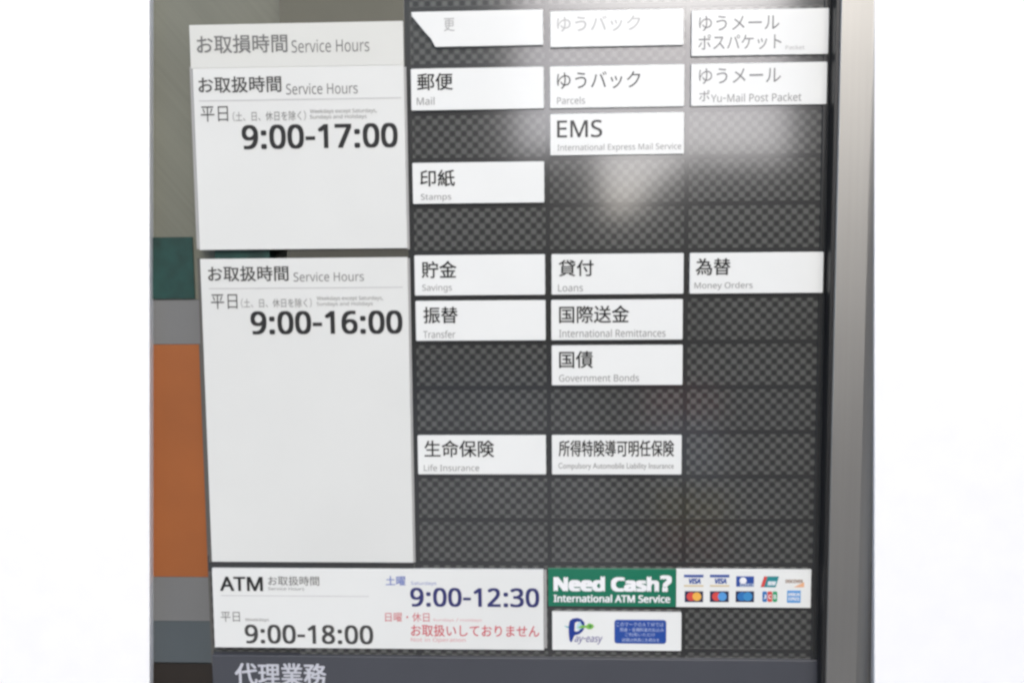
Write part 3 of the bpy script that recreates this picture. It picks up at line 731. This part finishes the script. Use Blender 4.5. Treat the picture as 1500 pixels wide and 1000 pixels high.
# ------------------------------------------------------------------ green cash label with the card marks
ncx0, ncx1, ncz0, ncz1 = px_rect(803, 833, 1188, 888.5, PY)
nc = empty("cash_label", ((ncx0 + ncx1) / 2, PY, ncz0))
tag(nc, "wide label, green with Need Cash? at the left and white with ten card marks", "label plate")
xm = at(990.5, 860, PY).x
box("green_plate", ncx0, xm, PY, 0.0024, ncz0, ncz1, M["green"], nc, 0.0004)
box("white_plate", xm + 0.0002, ncx1, PY, 0.0024, ncz0, ncz1, M["plate"], nc, 0.0004)
Y1 = PY - 0.0004
lettering("Need Cash?", (810.8, 841.5, 984, 866), Y1, M["white_ink"], nc, "main_lettering", 0.0042)
lettering("International ATM Service", (811, 870.3, 981.8, 881.8), Y1, M["white_ink"], nc, "second_lettering", 0.0011)


def flat(name, pts, y, mat, parent):
    bm = bmesh.new()
    prism(bm, pts, y, y + 0.0003)
    return from_bm(name, bm, mat, parent)


def disc(cx, cz, rx, rz, n=24):
    return [(cx + rx * math.cos(2 * math.pi * k / n), cz + rz * math.sin(2 * math.pi * k / n)) for k in range(n)]


def ink(name, rgb):
    if name not in M:
        M[name] = plain(name, rgb, 0.5, 0.3)
    return M[name]


def R_(l, t, r, b, y=Y1):
    x0, x1, z0, z1 = px_rect(l, t, r, b, y)
    return [(x0, z0), (x1, z0), (x1, z1), (x0, z1)]


def slant(l, t, r, b, k, y=Y1):
    x0, x1, z0, z1 = px_rect(l, t, r, b, y)
    return [(x0, z0), (x1 - k, z0), (x1, z1), (x0 + k, z1)]


cblue = ink("card_blue_print", (0.025, 0.07, 0.30))
cgold = ink("card_gold_print", (0.62, 0.50, 0.28))
corange = ink("card_orange_print", (0.70, 0.26, 0.06))
cred = ink("card_red_print", (0.62, 0.07, 0.06))
cteal = ink("card_teal_print", (0.02, 0.22, 0.24))
cnavy = ink("card_navy_print", (0.020, 0.025, 0.07))
csky = ink("card_sky_blue_print", (0.09, 0.30, 0.62))
cmid = ink("card_mid_blue_print", (0.03, 0.16, 0.42))
cgreen = ink("card_green_print", (0.03, 0.33, 0.14))
cyel = ink("card_yellow_print", (0.80, 0.42, 0.08))
cpale = ink("card_pale_blue_print", (0.42, 0.50, 0.62))
Y2, Y3 = Y1 - 0.0003, Y1 - 0.0006


def mark(label):
    t = flat("card_mark", R_(0, 0, 1, 1), Y1, M["plate"], nc)
    return t


def card(l, t, r, b, mat, label, kind="rect"):
    o = flat("card_mark", R_(l, t, r, b) if kind == "rect" else slant(l, t, r, b, 0.005), Y1, mat, nc)
    o["label"] = label
    return o


def sub(parent, name, pts, y, mat):
    return flat(name, pts, y, mat, parent)


def cc(px, py, rpx, y=Y2):
    p = at(px, py, y)
    rr = rpx * (-CAM.y) / FPX
    return disc(p.x, p.z, rr, rr)


for l in (1002.0, 1040.0):
    k = card(l, 841, l + 28.5, 858.8, M["plate"], "white card mark with a blue bar and blue capitals")
    sub(k, "top_bar", R_(l, 841.2, l + 28.5, 845.0, Y2), Y2, cblue)
    lettering("VISA", (l + 6, 846.6, l + 24.5, 854.4), Y2, cblue, k, "lettering", 0.0011, 0.15)
    sub(k, "bottom_bar", R_(l, 856.4, l + 28.5, 858.6, Y2), Y2, cgold)
k = card(1078.5, 843.6, 1104.5, 858.6, cblue, "blue card mark with a white globe")
sub(k, "globe", cc(1088.5, 850, 5.2), Y2, M["white_ink"])
sub(k, "foot_strip", R_(1084, 854.2, 1104, 858.3, Y2), Y2, cpale)
lettering("PLUS", (1086, 854.8, 1102, 857.8), Y3, cblue, k, "lettering", 0.0004)
k = card(1114.5, 843.6, 1141, 859.4, cteal, "slanted card mark in red and teal with white characters", "slant")
sub(k, "red_stripe", slant(1114.5, 843.8, 1124, 859.2, 0.005, Y2), Y2, cred)
sub(k, "pale_patch", slant(1123.5, 850.5, 1137.5, 857, 0.002, Y2), Y2, ink("card_pale_teal_print", (0.30, 0.55, 0.62)))
lettering("銀聯", (1125, 851, 1136, 856.5), Y3, M["white_ink"], k, "lettering", 0.0004)
k = card(1150, 845.5, 1178.5, 860, M["plate"], "white card mark with a thin line of capitals over an orange corner")
lettering("DISCOVER", (1150.8, 848.3, 1176, 853.2), Y2, ink("card_brown_print", (0.28, 0.15, 0.09)), k, "lettering", 0.0005)
x0, x1, z0, z1 = px_rect(1163, 852, 1178, 859.4, Y2)
sub(k, "orange_corner", [(x0, z0), (x1, z0), (x1, z1)], Y2, ink("card_pale_orange_print", (0.75, 0.40, 0.22)))
k = card(1003, 865.4, 1030, 881.2, cnavy, "dark card mark with a red and an orange disc")
sub(k, "red_disc", cc(1012.4, 873.2, 6.6), Y2, cred)
sub(k, "orange_disc", cc(1020.8, 873.2, 6.6, Y3), Y3, cyel)
k = card(1040, 865.4, 1067.5, 881.2, cnavy, "dark card mark with a red and a blue disc")
sub(k, "red_disc", cc(1049.6, 873.2, 6.6), Y2, cred)
sub(k, "blue_disc", cc(1058, 873.2, 6.6, Y3), Y3, csky)
k = card(1077.6, 865.4, 1104.6, 881.2, cnavy, "dark card mark with two blue discs")
sub(k, "blue_disc", cc(1086.8, 873.2, 6.8), Y2, cmid)
sub(k, "light_blue_disc", cc(1095.4, 873.2, 6.8, Y3), Y3, ink("card_light_blue_print", (0.05, 0.24, 0.50)))
k = card(1116, 865.0, 1139.2, 881.6, M["plate"], "white card mark of three upright bars in blue, red and green")
for i, (ch, mt_) in enumerate((("J", cmid), ("C", cred), ("B", cgreen))):
    l = 1116.8 + i * 7.5
    x0, x1, z0, z1 = px_rect(l, 865.6, l + 6.8, 881, Y2)
    sub(k, "bar", rounded(x0, x1, z0, z1, 0.002, 3), Y2, mt_)
    lettering(ch, (l + 1.3, 870.2, l + 5.4, 876.6), Y3, M["white_ink"], k, "lettering", 0.0004, 0, 'gill')
k = card(1153, 864.4, 1172.8, 882.2, csky, "square blue card mark with two lines of white capitals")
lettering("AMERICAN", (1154.2, 867.6, 1171.6, 872.4), Y2, M["white_ink"], k, "lettering", 0.0003, 0, 'gill')
lettering("EXPRESS", (1154.8, 874.2, 1171, 879), Y2, M["white_ink"], k, "lettering", 0.0003, 0, 'gill')

# ------------------------------------------------------------------ pay label
x0, x1, z0, z1 = px_rect(809, 896, 998, 951.8, PY)
pl = empty("pay_label", ((x0 + x1) / 2, PY, z0))
tag(pl, "white label with a blue letter P emblem and a rounded blue badge", "label plate")
bm = bmesh.new()
prism(bm, rounded(x0, x1, z0, z1, 0.0014, 3), PY, 0.0024)
from_bm("plate", bm, M["plate"], pl)
pblue = ink("emblem_blue_print", (0.012, 0.035, 0.24))
pteal = ink("emblem_teal_print", (0.10, 0.42, 0.45))
pgreen = ink("emblem_green_print", (0.20, 0.47, 0.08))


def pxs(pts, y):
    return [(at(a, b, y).x, at(a, b, y).z) for a, b in pts]


def ring_letter(y):
    """Bold P: a bowl with an open counter and a stem that tapers to the lower left."""
    bm = bmesh.new()
    outer = [(834.5, 908.5), (839, 905.3), (846, 904.4), (852, 906.3), (856, 911), (856.6, 917.5), (854, 923.5), (849, 928), (843.5, 929.6), (841.5, 930)]
    inner = [(841.2, 917), (842.2, 911.6), (846, 909.5), (850, 911), (851.6, 915.3), (850.6, 920.3), (847.2, 923.8), (843.2, 924.4), (841.8, 923.4), (841.2, 920.5)]
    o1 = [bm.verts.new((x, y, z)) for x, z in pxs(outer, y)]
    i1 = [bm.verts.new((x, y, z)) for x, z in pxs(inner[1:9] + [(841.4, 922.5), (841.4, 924.6)], y)]
    for k in range(9):
        bm.faces.new((o1[k], o1[k + 1], i1[k + 1], i1[k]))
    stem = pxs([(834.5, 908.5), (842.2, 911.6), (841.4, 924.6), (841.5, 930), (838.6, 937), (836.6, 940.6), (834.2, 937), (833.2, 929), (832.8, 917)], y - 0.0001)
    s1 = [bm.verts.new((x, y - 0.0001, z)) for x, z in stem]
    bm.faces.new(s1)
    ret = bmesh.ops.extrude_face_region(bm, geom=bm.faces[:])
    for v in [g for g in ret["geom"] if isinstance(g, bmesh.types.BMVert)]:
        v.co.y += 0.00025
    return from_bm("emblem_letter", bm, pblue, pl)


em = ring_letter(Y1)
flat("drop", pxs([(849.5, 908.8), (852.6, 915), (852.4, 919.5), (848, 922), (844, 919.5), (845.4, 914)], Y2), Y2, ink("emblem_pale_print", (0.45, 0.66, 0.72)), em)
flat("swoosh", pxs([(826.6, 915.6), (833, 917.4), (833, 919), (829, 918)], Y1), Y1, pteal, em)
flat("arrow", pxs([(846, 918.5), (853, 914.8), (858, 916), (863, 912.2), (868.5, 914), (870.4, 917.2), (866.5, 920.8), (862, 921), (857.6, 918.6), (852, 919.6)], Y3), Y3, pgreen, em)
flat("eye", cc(864.6, 916.6, 2.2, Y3 - 0.0003), Y3 - 0.0003, ink("emblem_dark_green_print", (0.05, 0.22, 0.06)), em)
lettering("ay-easy", (840.5, 931.5, 880.5, 943), Y1, ink("emblem_violet_print", (0.18, 0.17, 0.34)), pl, "emblem_lettering", 0.0004, 0.2)
x0, x1, z0, z1 = px_rect(900, 907.3, 976, 942, Y1)
bd = flat("badge", rounded(x0, x1, z0, z1, 0.0045, 5), Y1, ink("badge_blue_print", (0.018, 0.065, 0.30)), pl)
wl = ink("badge_pale_print", (0.45, 0.52, 0.70))
for body, rc in (("このマークのＡＴＭでは", (903, 910.8, 972, 917)), ("税金・各種料金の払込み", (908, 918.8, 972.5, 924.6)),
                 ("ご利用いただけ", (915.5, 926.3, 959.6, 931.6)), ("詳細は係員にお尋ねを", (911, 934, 966, 939.3))):
    lettering(body, rc, Y2, wl, bd, "badge_lettering")

# ------------------------------------------------------------------ unseen street props added to shape what the glossy labels and board reflect


def mirror_px(px, py, y):
    """Point at distance y in front of the board that its gloss reflects at this place."""
    p = at(px, py, y)
    return Vector((p.x, -y, p.z))


YO = 11.0
fa = plain("beige_facade", (0.50, 0.46, 0.36), 0.8, False, 0.1, 1.5)
fd = plain("brown_shopfront", (0.04, 0.036, 0.03), 0.7, False, 0.2, 2)
xa = mirror_px(735, 200, YO).x
z_ = mirror_px(700, 110, YO).z
hb_ = empty("sky_edge_building", (xa - 5, -YO, 0))
tag(hb_, "unseen beige building over a dark shopfront, added to bound the reflected sky", "building")
box("upper_wall", xa - 12, xa, -YO - 6, -YO, z_, 8.0, fa, hb_)
box("shopfront", xa - 12, xa - 0.02, -YO - 6, -YO + 0.06, 0.0, z_ - 0.002, fd, hb_)
xb = mirror_px(1183, 200, YO).x
hb_ = empty("sky_edge_building", (xb + 5, -YO, 0))
tag(hb_, "unseen dark building with a straight edge, added to bound the reflected sky", "building")
box("upper_wall", xb, xb + 30, -YO - 1, -YO, 3.2, 8.0, plain("grey_facade", (0.10, 0.10, 0.095), 0.8, False, 0.1, 1.5), hb_)
box("shopfront", xb + 0.02, xb + 30, -YO - 1, -YO + 0.06, 0.0, 3.198, fd, hb_)

lm = plain("hedge_leaf", (0.030, 0.040, 0.022), 0.6, False, 0.3, 3)
wm = plain("hedge_wood", (0.05, 0.04, 0.03), 0.8)


def top_of(px):  # hedge outline shaped to cut the lower edge of the reflected sky
    if 868 < px < 1032:
        u = (px - 868) / 164
        return 240 + 98 * (max(0.0, math.sin(math.pi * u ** 0.5)) ** 1.3) * (1 - 0.35 * u)
    return 236 if px <= 868 else 250
rr = random.Random(11)
for i, (pa, pb) in enumerate(((725, 880), (880, 1030), (1030, 1195))):
    xs0, xs1 = mirror_px(pa, 300, YO).x, mirror_px(pb, 300, YO).x
    h = empty("sky_edge_shrub", ((xs0 + xs1) / 2, -YO + 0.4, 0))
    tag(h, ("dense unseen shrub added beside the beige building to trim the reflected sky", "low unseen shrub added to shape the dip in the reflected sky", "dense unseen shrub added beside the dark building to trim the reflected sky")[i], "shrub", "unseen shrubs trimming the reflected sky")
    bm = bmesh.new()
    for k in range(2600):
        px = rr.uniform(pa, pb)
        zt_ = mirror_px(px, top_of(px) + rr.gauss(0, 7), YO).z
        z = zt_ * (1 - rr.random() ** 1.7 * 0.96)
        x = mirror_px(px, 300, YO).x
        s = rr.uniform(0.08, 0.17)
        c0 = Vector((x, -YO + rr.uniform(-0.5, 0.3), z))
        n = Vector((rr.gauss(0, 1), rr.gauss(0, 1), rr.gauss(0, 1))).normalized()
        u = n.orthogonal().normalized() * s
        v = n.cross(u).normalized() * s * 0.6
        bm.faces.new([bm.verts.new(c0 + q) for q in (-u, v, u, -v)])
    from_bm("foliage", bm, lm, h)
    zc = mirror_px((pa + pb) / 2, top_of((pa + pb) / 2) + 25, YO).z
    box("wood_core", xs0 + 0.05, xs1 - 0.05, -YO - 0.45, -YO + 0.1, 0.0, zc, wm, h)


xr_ = mirror_px(905, 760, 3.9).x
o = box("added_road", xr_, 30, -30, -1.9, 0.002, 0.006, M["asphalt"])  # dark ground added so the board's lower right reflects less light
tag(o, "unseen dark asphalt added to deepen the lower right reflection", "added_road", kind="structure")
YS = 3.2
gx0, gx1 = mirror_px(958, 700, YS).x, mirror_px(1062, 700, YS).x


def zz(py):
    return max(0.0, mirror_px(1000, py, YS).z)


fs_ = empty("smudge_stand", ((gx0 + gx1) / 2, -YS - 0.15, 0))  # unseen stand and petals added only to reflect as coloured smudges
tag(fs_, "unseen pale stand with yellow and red blooms, added for coloured smudges in the gloss", "flower stand")
bm = bmesh.new()
y0, y1 = -YS - 0.34, -YS
for q in (((gx0, y1, zz(705)), (gx1, y1, zz(705)), (gx1, y0, zz(612)), (gx0, y0, zz(612))),):
    a_ = [bm.verts.new(v) for v in q]
    b__ = [bm.verts.new((v[0], v[1] - 0.02, v[2] - 0.02)) for v in q]
    bm.faces.new(a_)
    bm.faces.new(b__[::-1])
    for k in range(4):
        bm.faces.new((a_[k], b__[k], b__[(k + 1) % 4], a_[(k + 1) % 4]))
from_bm("sloping_board", bm, plain("pale_grey_paint", (0.75, 0.75, 0.72), 0.6), fs_)
box("stand_body", gx0 + 0.02, gx1 - 0.02, -YS - 0.30, -YS - 0.08, 0.0, zz(712), plain("dark_stand_paint", (0.05, 0.05, 0.05), 0.6), fs_, 0.005)
for nm, pa, pb, pt, pb2, rgb in (("yellow_smudge_petals", 965, 1060, 726, 764, (0.85, 0.68, 0.10)), ("red_smudge_petals", 968, 1055, 785, 814, (0.80, 0.04, 0.06)),
                                 ("pink_smudge_petals", 945, 1050, 578, 606, (0.80, 0.10, 0.14))):
    bm = bmesh.new()
    for k in range(420):
        c0 = mirror_px(rr.uniform(pa, pb), rr.uniform(pt, pb2) + rr.gauss(0, 4), YS) + Vector((0, rr.uniform(-0.03, 0.05), 0))
        n = Vector((rr.gauss(0, 0.6), rr.gauss(0.5, 0.5), rr.gauss(1.0, 0.5))).normalized()
        u = n.orthogonal().normalized() * 0.022
        v = n.cross(u).normalized() * 0.022
        bm.faces.new([bm.verts.new(c0 + q) for q in (-u, v, u, -v)])
    from_bm(nm, bm, plain(nm, rgb, 0.6), fs_)
